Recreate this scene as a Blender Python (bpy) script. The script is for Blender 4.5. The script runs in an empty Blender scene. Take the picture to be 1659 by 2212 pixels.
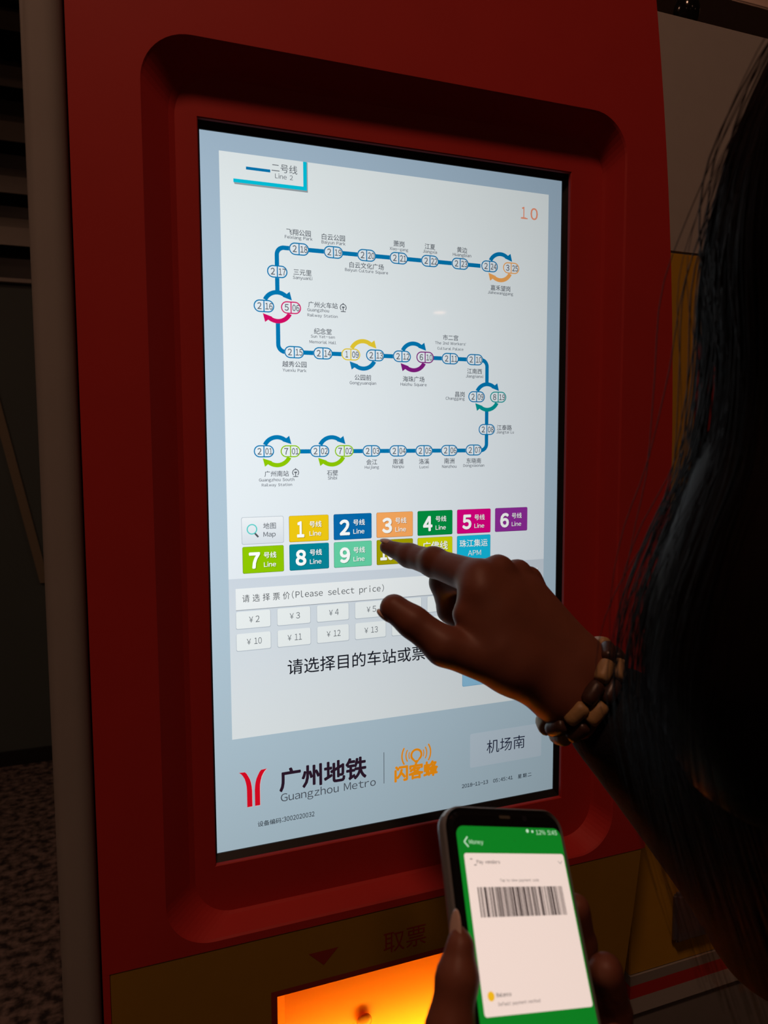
import bpy, bmesh, math, random
import numpy as np
from mathutils import Vector, Matrix

S = bpy.context.scene
COL = S.collection
PI = math.pi
SZ = 1.303                       # height of the centre of the ticket screen above the floor

# ------------------------------------------------------------------ camera
VIEW = {"c": [-0.2467, -0.6211, 1.3498], "f": [0.3501, 0.9328, -0.0853], "r": [0.9361, -0.3517, -0.0046], "u": [0.0343, 0.0782, 0.9963]}
cam_d = bpy.data.cameras.new('camera')
cam = bpy.data.objects.new('camera', cam_d); COL.objects.link(cam); S.camera = cam
cr, cu, cf = (Vector(VIEW[k]).normalized() for k in ('r', 'u', 'f'))
cam.matrix_world = Matrix(((cr.x, cu.x, -cf.x, VIEW['c'][0]), (cr.y, cu.y, -cf.y, VIEW['c'][1]), (cr.z, cu.z, -cf.z, VIEW['c'][2]), (0, 0, 0, 1)))
cam_d.sensor_fit = 'HORIZONTAL'; cam_d.sensor_width = 36.0
cam_d.lens = 36.0 * 1600 / 1659
cam_d.clip_start = 0.02
cam_d.dof.use_dof = True; cam_d.dof.focus_distance = 0.69; cam_d.dof.aperture_fstop = 17.0

# ------------------------------------------------------------------ world, exposure
w = bpy.data.worlds.new('dim_hall'); S.world = w; w.use_nodes = True
w.node_tree.nodes['Background'].inputs[0].default_value = (1.0, 0.55, 0.36, 1)
w.node_tree.nodes['Background'].inputs[1].default_value = 0.02
vs = S.view_settings
S.display_settings.display_device = 'sRGB'
vs.view_transform = 'Standard'; vs.look = 'None'; vs.exposure = 0.0; vs.gamma = 1.0; vs.use_curve_mapping = False
S.cycles.use_denoising = True
S.cycles.max_bounces = 6; S.cycles.diffuse_bounces = 3; S.cycles.sample_clamp_indirect = 4.0
WARM = (1.0, 0.52, 0.33)
# ceiling lamps: x, y, radius, radiance; most are unseen, added as fill light
LAMPS = [(-0.42, -0.98, 0.15, 50.0), (0.9, -2.9, 0.16, 5.0), (-2.6, -3.2, 0.16, 6.0), (-1.9, 1.0, 0.16, 26.0), (3.2, -3.6, 0.16, 4.0), (3.97, -8.48, 0.085, 9.0), (-0.6, -6.5, 0.16, 5.0), (1.7, 0.9, 0.16, 12.0)]

# ------------------------------------------------------------------ materials
def lin(c):
    return tuple((v / 12.92 if v <= 0.04045 else ((v + 0.055) / 1.055) ** 2.4) for v in (x / 255.0 for x in c))
MATS = {}
def mat(name, rgb, rough=0.5, metal=0.0, spec=0.5, noise=0.06, scale=60.0, bump=0.0, coat=0.0, trans=0.0):
    """matte procedural surface, rgb is linear albedo; fine noise breaks up the colour"""
    if name in MATS: return MATS[name]
    m = bpy.data.materials.new(name); m.use_nodes = True; MATS[name] = m
    nt = m.node_tree; b = nt.nodes['Principled BSDF']
    b.inputs['Roughness'].default_value = rough; b.inputs['Metallic'].default_value = metal
    b.inputs['Specular IOR Level'].default_value = spec; b.inputs['Coat Weight'].default_value = coat
    tc = nt.nodes.new('ShaderNodeTexCoord'); n = nt.nodes.new('ShaderNodeTexNoise')
    n.inputs['Scale'].default_value = scale; n.inputs['Detail'].default_value = 3
    nt.links.new(tc.outputs['Object'], n.inputs['Vector'])
    mx = nt.nodes.new('ShaderNodeMix'); mx.data_type = 'RGBA'
    nt.links.new(n.outputs['Fac'], mx.inputs[0])
    mx.inputs[6].default_value = (*[max(0, v * (1 - noise)) for v in rgb], 1); mx.inputs[7].default_value = (*[min(1, v * (1 + noise)) for v in rgb], 1)
    nt.links.new(mx.outputs[2], b.inputs['Base Color'])
    if bump:
        bp = nt.nodes.new('ShaderNodeBump'); bp.inputs['Strength'].default_value = bump; bp.inputs['Distance'].default_value = 0.002
        nt.links.new(n.outputs['Fac'], bp.inputs['Height']); nt.links.new(bp.outputs['Normal'], b.inputs['Normal'])
    return m
def glow(name, rgb, strength):
    if name in MATS: return MATS[name]
    m = bpy.data.materials.new(name); m.use_nodes = True; MATS[name] = m
    b = m.node_tree.nodes['Principled BSDF']; b.inputs['Base Color'].default_value = (0.02, 0.02, 0.02, 1)
    b.inputs['Emission Color'].default_value = (*rgb, 1); b.inputs['Emission Strength'].default_value = strength
    return m
LCD_GAIN = 1.09
def lcd(c, c2=None, gain=None, fall=2.7):
    """a liquid crystal panel: lit from inside, its radiance falls off with the viewing angle like any such panel; glossy cover glass.
    c (and c2 at the lower edge of the thing) are the colours shown"""
    key = 'screen_%02x%02x%02x' % tuple(c) + ('_%02x%02x%02x' % tuple(c2) if c2 else '') + ('' if gain is None else '_phone')
    if key in MATS: return MATS[key]
    m = bpy.data.materials.new(key); m.use_nodes = True; MATS[key] = m
    nt = m.node_tree; b = nt.nodes['Principled BSDF']
    b.inputs['Base Color'].default_value = (0.004, 0.004, 0.005, 1); b.inputs['Roughness'].default_value = 0.03
    g = nt.nodes.new('ShaderNodeNewGeometry'); d = nt.nodes.new('ShaderNodeVectorMath'); d.operation = 'DOT_PRODUCT'
    nt.links.new(g.outputs['Normal'], d.inputs[0]); nt.links.new(g.outputs['Incoming'], d.inputs[1])
    ab = nt.nodes.new('ShaderNodeMath'); ab.operation = 'ABSOLUTE'; nt.links.new(d.outputs['Value'], ab.inputs[0])
    pw = nt.nodes.new('ShaderNodeMath'); pw.operation = 'POWER'; pw.inputs[1].default_value = fall; nt.links.new(ab.outputs[0], pw.inputs[0])
    mu = nt.nodes.new('ShaderNodeMath'); mu.operation = 'MULTIPLY'; mu.inputs[1].default_value = LCD_GAIN if gain is None else gain
    nt.links.new(pw.outputs[0], mu.inputs[0]); nt.links.new(mu.outputs[0], b.inputs['Emission Strength'])
    if c2:
        tc = nt.nodes.new('ShaderNodeTexCoord'); sp = nt.nodes.new('ShaderNodeSeparateXYZ'); nt.links.new(tc.outputs['Generated'], sp.inputs[0])
        mx = nt.nodes.new('ShaderNodeMix'); mx.data_type = 'RGBA'; nt.links.new(sp.outputs[2], mx.inputs[0])
        mx.inputs[6].default_value = (*lin(c2), 1); mx.inputs[7].default_value = (*lin(c), 1)
        nt.links.new(mx.outputs[2], b.inputs['Emission Color'])
    else:
        b.inputs['Emission Color'].default_value = (*lin(c), 1)
    return m

RED = mat('red_paint', (0.50, 0.030, 0.026), 0.55, noise=0.05, scale=25, spec=0.25)
GREY = mat('warm_grey_metal', (0.29, 0.277, 0.26), 0.6, noise=0.05, scale=30, spec=0.3)
WHITE = mat('white_metal_panel', (0.40, 0.385, 0.365), 0.6, noise=0.04, spec=0.3)
YELLOW_SHADED = mat('shaded_yellow_paint', (0.33, 0.195, 0.02), 0.6, noise=0.05, spec=0.25)  # same yellow as the next machine, darkened to carry the lower panel's shade
BLACK = mat('black_plastic', (0.012, 0.012, 0.013), 0.4)
BLACKGLOSS = mat('black_glass', (0.008, 0.008, 0.009), 0.12)
DARKGREY = mat('dark_grey_metal', (0.09, 0.09, 0.085), 0.5, spec=0.3)
SKIN = mat('skin', (0.18, 0.060, 0.035), 0.5, noise=0.10, scale=90, bump=0.12, spec=0.3)  # albedo darkened, standing in for shade over the pointing hand
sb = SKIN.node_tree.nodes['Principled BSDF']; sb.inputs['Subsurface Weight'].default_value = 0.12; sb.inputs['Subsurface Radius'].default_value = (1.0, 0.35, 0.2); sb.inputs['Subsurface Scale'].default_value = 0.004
HAIR = mat('black_hair', (0.006, 0.004, 0.004), 0.5, noise=0.3, scale=200, spec=0.05)
CLOTH = mat('black_cloth', (0.012, 0.012, 0.014), 0.9, noise=0.3, scale=400, bump=0.4, spec=0.1)
TROUSER = mat('dark_blue_denim', (0.02, 0.025, 0.05), 0.9, noise=0.3, scale=400, spec=0.1)

# ------------------------------------------------------------------ object helpers
def place(o, parent=None):
    COL.objects.link(o)
    if parent is not None:
        o.parent = parent; o.matrix_parent_inverse = Matrix.Translation(-parent.location) if parent.type == 'EMPTY' and not parent.parent else Matrix.Identity(4)
    return o
def tag(o, label, cat=None, group=None, kind=None):
    o['label'] = label
    if cat: o['category'] = cat
    if group: o['group'] = group
    if kind: o['kind'] = kind
    return o
def thing(name, label, cat, loc, group=None):
    o = bpy.data.objects.new(name, None); o.location = loc; o.empty_display_size = 0.05; COL.objects.link(o)
    return tag(o, label, cat, group)
def mesh_obj(name, verts, faces, mats, parent=None, fm=None, smooth=False):
    me = bpy.data.meshes.new(name); me.from_pydata([tuple(v) for v in verts], [], [tuple(f) for f in faces]); 
    for m in (mats if isinstance(mats, (list, tuple)) else [mats]): me.materials.append(m)
    if fm is not None: me.polygons.foreach_set('material_index', fm)
    if smooth: me.polygons.foreach_set('use_smooth', [True] * len(me.polygons))
    me.validate(); me.update()
    return place(bpy.data.objects.new(name, me), parent)
def bm_obj(name, bm, m, parent=None, smooth=False, bevel=0.0, seg=2):
    if bevel: bmesh.ops.bevel(bm, geom=list(bm.edges), offset=bevel, segments=seg, affect='EDGES', clamp_overlap=True)
    bmesh.ops.recalc_face_normals(bm, faces=bm.faces)
    me = bpy.data.meshes.new(name); bm.to_mesh(me); bm.free()
    for k in (m if isinstance(m, (list, tuple)) else [m]): me.materials.append(k)
    if smooth: me.polygons.foreach_set('use_smooth', [True] * len(me.polygons))
    return place(bpy.data.objects.new(name, me), parent)
def add_box(bm, x0, x1, y0, y1, z0, z1):
    v = [bm.verts.new(p) for p in ((x0, y0, z0), (x1, y0, z0), (x1, y1, z0), (x0, y1, z0), (x0, y0, z1), (x1, y0, z1), (x1, y1, z1), (x0, y1, z1))]
    for f in ((3, 2, 1, 0), (4, 5, 6, 7), (0, 1, 5, 4), (1, 2, 6, 5), (2, 3, 7, 6), (3, 0, 4, 7)): bm.faces.new([v[i] for i in f])
    return v
def box(name, x0, x1, y0, y1, z0, z1, m, parent=None, bevel=0.0):
    bm = bmesh.new(); add_box(bm, x0, x1, y0, y1, z0, z1); return bm_obj(name, bm, m, parent, bevel=bevel)
def prism(name, pts, y0, y1, m, parent=None, bevel=0.0):
    """outline in x, z extruded along y"""
    bm = bmesh.new(); a = [bm.verts.new((x, y0, z)) for x, z in pts]; b = [bm.verts.new((x, y1, z)) for x, z in pts]; n = len(pts)
    bm.faces.new(a); bm.faces.new(b[::-1])
    for i in range(n): bm.faces.new((a[i], b[i], b[(i + 1) % n], a[(i + 1) % n]))
    return bm_obj(name, bm, m, parent, bevel=bevel)
def rrect(x0, x1, z0, z1, r, n=8):
    p = []
    for cx, cz, a0 in ((x1 - r, z1 - r, 0), (x0 + r, z1 - r, PI / 2), (x0 + r, z0 + r, PI), (x1 - r, z0 + r, 1.5 * PI)):
        p += [(cx + r * math.cos(a0 + PI / 2 * i / n), cz + r * math.sin(a0 + PI / 2 * i / n)) for i in range(n + 1)]
    return p
def loops(name, rings, m, parent=None, cap_last=False, smooth=False):
    """bridge successive closed rings of (x, y, z) with equal counts"""
    v = []; f = []; n = len(rings[0])
    for r in rings: v += r
    for k in range(len(rings) - 1):
        for i in range(n):
            j = (i + 1) % n; f.append((k * n + i, k * n + j, (k + 1) * n + j, (k + 1) * n + i))
    if cap_last: f.append(tuple(range((len(rings) - 1) * n, len(rings) * n)))
    return mesh_obj(name, v, f, m, parent, smooth=smooth)

# ------------------------------------------------------------------ flat graphics (screens, printed panels)
FONT_CACHE = {}
def glyphs(s):
    if s not in FONT_CACHE:
        c = bpy.data.curves.new('text', 'FONT'); c.body = s; c.size = 1.0; c.resolution_u = 3; c.fill_mode = 'FRONT'
        o = bpy.data.objects.new('text', c); COL.objects.link(o)
        dg = bpy.context.evaluated_depsgraph_get(); me = bpy.data.meshes.new_from_object(o.evaluated_get(dg))
        V = np.array([v.co[:2] for v in me.vertices]).reshape(-1, 2); P = [tuple(p.vertices) for p in me.polygons]
        bpy.data.objects.remove(o); bpy.data.curves.remove(c); bpy.data.meshes.remove(me)
        FONT_CACHE[s] = (V, P)
    return FONT_CACHE[s]
def layout(s, mono=0.0, adv=1.0):
    """one glyph after another; Latin letters and digits come from the full-width set of the same sans serif face as the Chinese"""
    x = 0.0; VV = []; PP_ = []; n = 0
    for ch in s:
        if ch == ' ': x += mono or 0.42; continue
        wide = ord(ch) > 0x2000
        V, P = glyphs(ch if wide or ch == '\'' else chr(ord(ch) + 0xFEE0))
        if not len(V): continue
        lo, hi = V[:, 0].min(), V[:, 0].max()
        if wide: off = x; x += adv
        elif mono: off = x + mono / 2 - (lo + hi) / 2; x += mono
        else: off = x - lo; x += (hi - lo) + 0.105
        VV.append(V + (off, 0)); PP_ += [tuple(n + i for i in p) for p in P]; n += len(V)
    return (np.concatenate(VV), PP_) if VV else (np.zeros((0, 2)), [])
class Flat:
    """coloured flat shapes on a face; 2-D millimetres, layer = stacking order"""
    STEP = 0.00015
    def __init__(self, origin=(0, 0, SZ), ax=(1, 0, 0), up=(0, 0, 1), out=(0, -1, 0), mk=None):
        self.o, self.ax, self.up, self.out = (np.array(t, float) for t in (origin, ax, up, out)); self.v = []; self.f = []; self.m = []; self.mats = []; self.mk = mk or lcd
    def _mi(self, c):
        mm = c if isinstance(c, bpy.types.Material) else self.mk(c)
        if mm not in self.mats: self.mats.append(mm)
        return self.mats.index(mm)
    def poly(self, pts, c, layer=1):
        pts = list(pts); a = sum(pts[i - 1][0] * pts[i][1] - pts[i][0] * pts[i - 1][1] for i in range(len(pts)))
        if a < 0: pts = pts[::-1]
        n = len(self.v); self.v += [self.o + self.ax * (x / 1000) + self.up * (z / 1000) + self.out * (layer * self.STEP) for x, z in pts]
        self.f.append(tuple(range(n, n + len(pts)))); self.m.append(self._mi(c))
    def rect(self, x0, x1, z0, z1, c, layer=1): self.poly([(x0, z0), (x1, z0), (x1, z1), (x0, z1)], c, layer)
    def rr(self, x0, x1, z0, z1, r, c, layer=1): self.poly(rrect(x0, x1, z0, z1, r, 6), c, layer)
    def strip(self, outer, inner, c, layer=1, closed=True):
        n = len(outer); k = n if closed else n - 1
        for i in range(k):
            j = (i + 1) % n; self.poly([outer[i], outer[j], inner[j], inner[i]], c, layer)
    def rr_line(self, x0, x1, z0, z1, r, t, c, layer=1):
        self.strip(rrect(x0, x1, z0, z1, r, 8), rrect(x0 + t, x1 - t, z0 + t, z1 - t, max(r - t, 0.05), 8), c, layer)
    def line(self, pts, t, c, layer=1):
        for (x0, z0), (x1, z1) in zip(pts, pts[1:]):
            d = math.hypot(x1 - x0, z1 - z0); nx, nz = -(z1 - z0) / d * t / 2, (x1 - x0) / d * t / 2
            self.poly([(x0 + nx, z0 + nz), (x0 - nx, z0 - nz), (x1 - nx, z1 - nz), (x1 + nx, z1 + nz)], c, layer)
    def arc(self, cx, cz, r0, r1, a0, a1, c, layer=1, n=20):
        A = [math.radians(a0 + (a1 - a0) * i / n) for i in range(n + 1)]
        self.strip([(cx + r1 * math.cos(a), cz + r1 * math.sin(a)) for a in A], [(cx + r0 * math.cos(a), cz + r0 * math.sin(a)) for a in A], c, layer, closed=abs(a1 - a0) >= 360)
    def disc(self, cx, cz, r, c, layer=1, n=24): self.poly([(cx + r * math.cos(2 * PI * i / n), cz + r * math.sin(2 * PI * i / n)) for i in range(n)], c, layer)
    def text(self, s, cx, cz, w, c, layer=2, h=None, bold=0.0, mono=0.0, wide=1.0):
        V, P = layout(s, mono, wide)
        if len(V) == 0: return
        lo, hi = V.min(0), V.max(0); sx = w / (hi[0] - lo[0]); sz = sx if h is None else h / (hi[1] - lo[1])
        mid = (lo + hi) / 2; k = self._mi(c)
        spots = [(0, 0)] + ([(bold * math.cos(t), bold * math.sin(t)) for t in (0.4, 1.185, 1.97, 2.755, 3.54, 4.325, 5.11, 5.9)] if bold > 0 else [])
        for bx, bz in spots:
            n = len(self.v)
            self.v += [self.o + self.ax * ((cx + (x - mid[0] + bx) * sx) / 1000) + self.up * ((cz + (y - mid[1] + bz) * sz) / 1000) + self.out * (layer * self.STEP) for x, y in V]
            for p in P: self.f.append(tuple(n + i for i in p)); self.m.append(k)
    def build(self, name, parent):
        return mesh_obj(name, self.v, self.f, self.mats, parent, fm=self.m)

# ================================================================== the hall
FLOOR = mat('speckled_granite', (0.2, 0.15, 0.14), 0.5)
nt = FLOOR.node_tree; bs = nt.nodes['Principled BSDF']
vo = nt.nodes.new('ShaderNodeTexNoise'); vo.inputs['Scale'].default_value = 34; vo.inputs['Detail'].default_value = 4; vo.inputs['Roughness'].default_value = 0.55
tcx = nt.nodes.new('ShaderNodeTexCoord'); nt.links.new(tcx.outputs['Object'], vo.inputs['Vector'])
rp = nt.nodes.new('ShaderNodeValToRGB'); rp.color_ramp.elements[0].position = 0.38; rp.color_ramp.elements[0].color = (0.03, 0.025, 0.025, 1)
rp.color_ramp.elements[1].position = 0.64; rp.color_ramp.elements[1].color = (0.25, 0.20, 0.185, 1)
nt.links.new(vo.outputs['Fac'], rp.inputs['Fac']); nt.links.new(rp.outputs['Color'], bs.inputs['Base Color'])
WALLM = mat('dark_wall_panel', (0.085, 0.115, 0.115), 0.5, noise=0.08, scale=4, spec=0.3)
PLAST = mat('plaster', (0.34, 0.33, 0.31), 0.9, noise=0.05, scale=8)
X0, X1, Y0, Y1, HC = -4.5, 5.0, -9.5, 2.84, 3.15
def struct(o): o['kind'] = 'structure'; return o
struct(box('floor', X0, X1, Y0, Y1 + 0.1, -0.1, 0.0, FLOOR))
struct(box('ceiling', X0, X1, Y0, Y1 + 0.1, HC, HC + 0.1, PLAST))
struct(box('wall_back', X0, X1, Y1, Y1 + 0.1, 0.0, HC, WALLM))
struct(box('wall_left', X0 - 0.1, X0, Y0, Y1 + 0.1, 0.0, HC, PLAST))
struct(box('wall_right', X1, X1 + 0.1, Y0, Y1 + 0.1, 0.0, HC, PLAST))
struct(box('wall_front', X0, X1, Y0 - 0.1, Y0, 0.0, HC, PLAST))
struct(box('baseboard_back', X0, X1, Y1 - 0.02, Y1, 0.0, 0.06, mat('black_rubber', (0.006, 0.006, 0.006), 0.7)))
struct(box('trim_1', X0, X1, 1.50, 1.75, 2.905, HC, mat('pale_beam', (0.55, 0.42, 0.36), 0.8), bevel=0.004))

LAMP_W = ['over the ticket machine', 'added behind the person as fill', 'added at the left as fill', 'added by the back wall as fill', 'added at the right of the hall as fill', 'farthest from the ticket machine', 'added at the far end as fill', 'added behind the white and yellow machine as fill']
for i, (lx, ly, lr, ls) in enumerate(LAMPS):
    lt = thing('ceiling_lamp', 'round warm recessed ceiling lamp ' + LAMP_W[i], 'lamp', (lx, ly, HC), 'ceiling lamps of the hall')
    bm = bmesh.new(); n = 40
    ra = [[bm.verts.new((lx + r * math.cos(2 * PI * k / n), ly + r * math.sin(2 * PI * k / n), z)) for k in range(n)] for r, z in ((lr + 0.025, HC - 0.001), (lr + 0.02, HC - 0.014), (lr, HC - 0.012), (lr, HC - 0.002))]
    for a, b in zip(ra, ra[1:]):
        for k in range(n): bm.faces.new((a[k], a[(k + 1) % n], b[(k + 1) % n], b[k]))
    bm_obj('lamp_ring', bm, GREY, lt)
    dv = [(lx + lr * math.cos(2 * PI * k / n), ly + lr * math.sin(2 * PI * k / n), HC - 0.006) for k in range(n)]
    mesh_obj('diffuser', dv, [tuple(range(n))[::-1]], glow('lamp_glow_%d' % i, WARM, ls), lt)

# louvred ventilation grille high on the back wall, left of the ticket machine
gr = thing('ventilation_grille', 'large grey louvred grille of horizontal slats on the dark wall at left', 'grille', (-1.3, Y1, SZ + 0.73))
GX0, GX1, GZ0, GZ1 = -2.3, -0.30, SZ + 0.7675, SZ + 1.83
bm = bmesh.new(); add_box(bm, GX0 - 0.04, GX1 + 0.04, Y1 - 0.03, Y1 - 0.001, GZ0 - 0.035, GZ0 - 0.02)
add_box(bm, GX0 - 0.04, GX0, Y1 - 0.14, Y1 - 0.001, GZ0 - 0.02, GZ1); add_box(bm, GX1, GX1 + 0.04, Y1 - 0.14, Y1 - 0.001, GZ0 - 0.02, GZ1)
bm_obj('frame', bm, mat('grille_grey', (0.42, 0.40, 0.37), 0.5, spec=0.3), gr)
box('backing', GX0, GX1, Y1 - 0.02, Y1 - 0.001, GZ0 - 0.02, GZ1, BLACK, gr)
for zt, zb in ((1.742, 1.672), (1.539, 1.460), (1.330, 1.255), (1.122, 1.057), (0.927, 0.856)):
    zc = SZ + (zt + zb) / 2; hh = (zt - zb) / 2
    
    bm = bmesh.new()
    pr = [(Y1 - 0.125, zc - hh), (Y1 - 0.12, zc + hh), (Y1 - 0.025, zc + hh + 0.060), (Y1 - 0.025, zc + hh + 0.054), (Y1 - 0.114, zc + hh - 0.006), (Y1 - 0.119, zc - hh)]
    a = [bm.verts.new((GX0, y, z)) for y, z in pr]; b = [bm.verts.new((GX1, y, z)) for y, z in pr]
    bm.faces.new(a); bm.faces.new(b[::-1])
    for k in range(6): bm.faces.new((a[k], b[k], b[(k + 1) % 6], a[(k + 1) % 6]))
    bm_obj('slat', bm, MATS['grille_grey'], gr)
# thin olive strip slanting over the wall panel, lighter than it
prism('slanting_strip', [(-0.690, SZ + 0.30), (-0.655, SZ + 0.30), (-0.49, SZ - 0.52), (-0.525, SZ - 0.52)], Y1 - 0.012, Y1 - 0.001, mat('olive_dull', (0.22, 0.19, 0.13), 0.5))
tag(bpy.data.objects['slanting_strip'], 'thin dull strip slanting down the dark wall panel at left', 'strip')

# ================================================================== ticket machine
YF = -0.034                       # plane of the red front
tm = thing('ticket_machine', 'red ticket vending machine with a tall lit touch screen and glowing ticket tray', 'ticket machine', (0.0, 0.18, 0.0))
def side_x(z):                    # right-hand outline of the front, it swells out in the middle
    d = max(-0.56, min(0.50, z - SZ)); return 0.278 - 0.157 * d * d
ZT, ZB, ZY = SZ + 0.60, 0.07, SZ - 0.362
zs = [ZT + (ZB - ZT) * i / 40 for i in range(41)]
outline = [(-0.290, ZB), ] + [(side_x(z) - 0.004, z) for z in zs[::-1]] + [(-0.290, ZT)]
prism('cabinet', outline, 0.034, 0.42, GREY, tm)
box('base', -0.27, 0.22, 0.005, 0.40, 0.0, 0.071, BLACK, tm)
# grey corner trim left of the red front
bm = bmesh.new(); pr = [(-0.2915, 0.034), (-0.2915, -0.0275), (-0.2905, -0.0312), (-0.2880, -0.0338), (-0.2850, -0.0342), (-0.2765, -0.0342), (-0.2725, -0.0335), (-0.2690, -0.0315), (-0.2663, -0.0282), (-0.2646, -0.0240), (-0.2640, -0.0190), (-0.2640, 0.034)]
a = [bm.verts.new((x, y, ZB)) for x, y in pr]; b = [bm.verts.new((x, y, ZT)) for x, y in pr]; n = len(pr)
for k in range(n): bm.faces.new((a[k], a[(k + 1) % n], b[(k + 1) % n], b[k]))
bm_obj('corner_trim', bm, GREY, tm, smooth=True)
# red front with the recess round the screen
RX0, RX1, RZ0, RZ1 = -0.212, 0.215, SZ - 0.3535, SZ + 0.350
OX, OZ = 0.1706, 0.3032           # half opening of the screen
YR = -0.0115                      # floor of the recess
ring0 = rrect(RX0, RX1, RZ0, RZ1, 0.036, 10); NR = len(ring0)
def radial(pts, fx):
    out = []
    for x, z in pts:
        out.append(fx(x, z))
    return out
def to_outer(x, z):
    # rim point pushed out to the edge of the red front
    cx, cz = (RX0 + RX1) / 2, (RZ0 + RZ1) / 2
    L, T_, B = -0.2625, ZT, ZY
    dx, dz = x - cx, z - cz; best = 1e9
    for lim, d in ((L - cx, dx), (0.31 - cx, dx), (T_ - cz, dz), (B - cz, dz)):
        if abs(d) > 1e-9 and lim / d > 0: best = min(best, lim / d)
    X_, Z_ = cx + dx * best, cz + dz * best
    return (min(X_, side_x(Z_)), Z_)
NS = 25
def rect_ring(x0, x1, z0, z1, ns):
    return [(x1, z0 + (z1 - z0) * i / ns) for i in range(ns)] + [(x1 - (x1 - x0) * i / ns, z1) for i in range(ns)] + [(x0, z1 - (z1 - z0) * i / ns) for i in range(ns)] + [(x0 + (x1 - x0) * i / ns, z0) for i in range(ns)]
def rr_ring(x0, x1, z0, z1, r, ns):
    """rounded rectangle sampled so it pairs with rect_ring"""
    out = []
    for (ax, az), (bx, bz) in (((x1, z0), (x1, z1)), ((x1, z1), (x0, z1)), ((x0, z1), (x0, z0)), ((x0, z0), (x1, z0))):
        ln = math.hypot(bx - ax, bz - az); ux, uz = (bx - ax) / ln, (bz - az) / ln; px, pz = -uz, ux   # inward
        nc = 6
        for i in range(ns):
            if i < nc:
                a = PI / 4 * (1 - i / nc); c = (ax + ux * r + px * r, az + uz * r + pz * r)
                out.append((c[0] - px * r * math.cos(a) - ux * r * math.sin(a), c[1] - pz * r * math.cos(a) - uz * r * math.sin(a)))
            elif i > ns - nc:
                a = PI / 4 * (1 - (ns - i) / nc); c = (bx - ux * r + px * r, bz - uz * r + pz * r)
                out.append((c[0] - px * r * math.cos(a) + ux * r * math.sin(a), c[1] - pz * r * math.cos(a) + uz * r * math.sin(a)))
            else:
                t = (i - nc) / (ns - 2 * nc); d = r + (ln - 2 * r) * t
                out.append((ax + ux * d, az + uz * d))
    return out
outer = []
for k, (x, z) in enumerate(rect_ring(-0.2625, 0.31, ZY, ZT, NS)): 
    sx = side_x(z); outer.append((-0.2625 + (x + 0.2625) * (sx + 0.2625) / 0.5725, z))
Y3 = lambda ring, y: [(x, y, z) for x, z in ring]
def rin(a): return (RX0 + 0.024 * a, RX1 - 0.009 * a, RZ0 + 0.008 * a, RZ1 - 0.016 * a)
loops('front_panel', [Y3(outer, 0.034), Y3(outer, YF), Y3(rr_ring(RX0 - 0.0015, RX1 + 0.0015, RZ0 - 0.0015, RZ1 + 0.0015, 0.0375, NS), YF), Y3(rr_ring(RX0, RX1, RZ0, RZ1, 0.036, NS), YF + 0.0015),
      Y3(rr_ring(*rin(0.8), 0.034, NS), YR - 0.003), Y3(rr_ring(*rin(1.0), 0.032, NS), YR),
      Y3(rect_ring(-OX - 0.0008, OX + 0.0008, SZ - OZ - 0.0008, SZ + OZ + 0.0008, NS), YR), Y3(rect_ring(-OX, OX, SZ - OZ, SZ + OZ, NS), YR + 0.0008), Y3(rect_ring(-OX, OX, SZ - OZ, SZ + OZ, NS), YR + 0.004)], RED, tm)
# black bezel of the screen
DX, DZ = 0.16815, 0.2989
loops('bezel', [Y3(rect_ring(-OX - 0.004, OX + 0.004, SZ - OZ - 0.004, SZ + OZ + 0.004, NS), -0.0074), Y3(rect_ring(-DX - 0.0001, DX + 0.0001, SZ - DZ - 0.0001, SZ + DZ + 0.0001, NS), -0.0010), Y3(rect_ring(-DX - 0.0001, DX + 0.0001, SZ - DZ - 0.0001, SZ + DZ + 0.0001, NS), 0.004)], BLACK, tm)
# yellow lower panel with the tray opening
TX0, TX1, TZ0, TZ1 = -0.1252, 0.1252, SZ - 0.575, SZ - 0.4176
louter = []
for x, z in rect_ring(-0.2568, 0.31, ZB, ZY, NS):
    sx = side_x(z) - 0.004; louter.append((-0.2568 + (x + 0.2568) * (sx + 0.2568) / 0.5668, z))
loops('lower_panel', [Y3(louter, 0.034), Y3(louter, -0.0335), Y3(rect_ring(TX0, TX1, TZ0, TZ1, NS), -0.0335)], YELLOW_SHADED, tm)
prism('red_edge', [(-0.2625, ZB), (-0.2572, ZB), (-0.2572, ZY - 0.0002), (-0.2625, ZY - 0.0002)], YF, -0.02, RED, tm)
fl = Flat((0, -0.0335, SZ), mk=lambda c: c)
DKRED = mat('dark_red_print', (0.30, 0.03, 0.018), 0.6)
fl.strip(rect_ring(-130.5, 130.5, -580, -412.4, 3), rect_ring(-125.2, 125.2, -575, -417.6, 3), DKRED, 1)
fl.build('tray_border', tm)
fl = Flat((0, -0.0335, SZ), mk=lambda c: c)
fl.poly([(-97.4, -386.4), (-70.6, -386.4), (-84.0, -399.6)], DKRED, 1); fl.build('arrow_mark', tm)
fl = Flat((0, -0.0335, SZ), mk=lambda c: c); fl.text('取票', -7.8, -394.6, 41.5, DKRED, 1)
fl.build('tray_lettering', tm)
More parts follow.
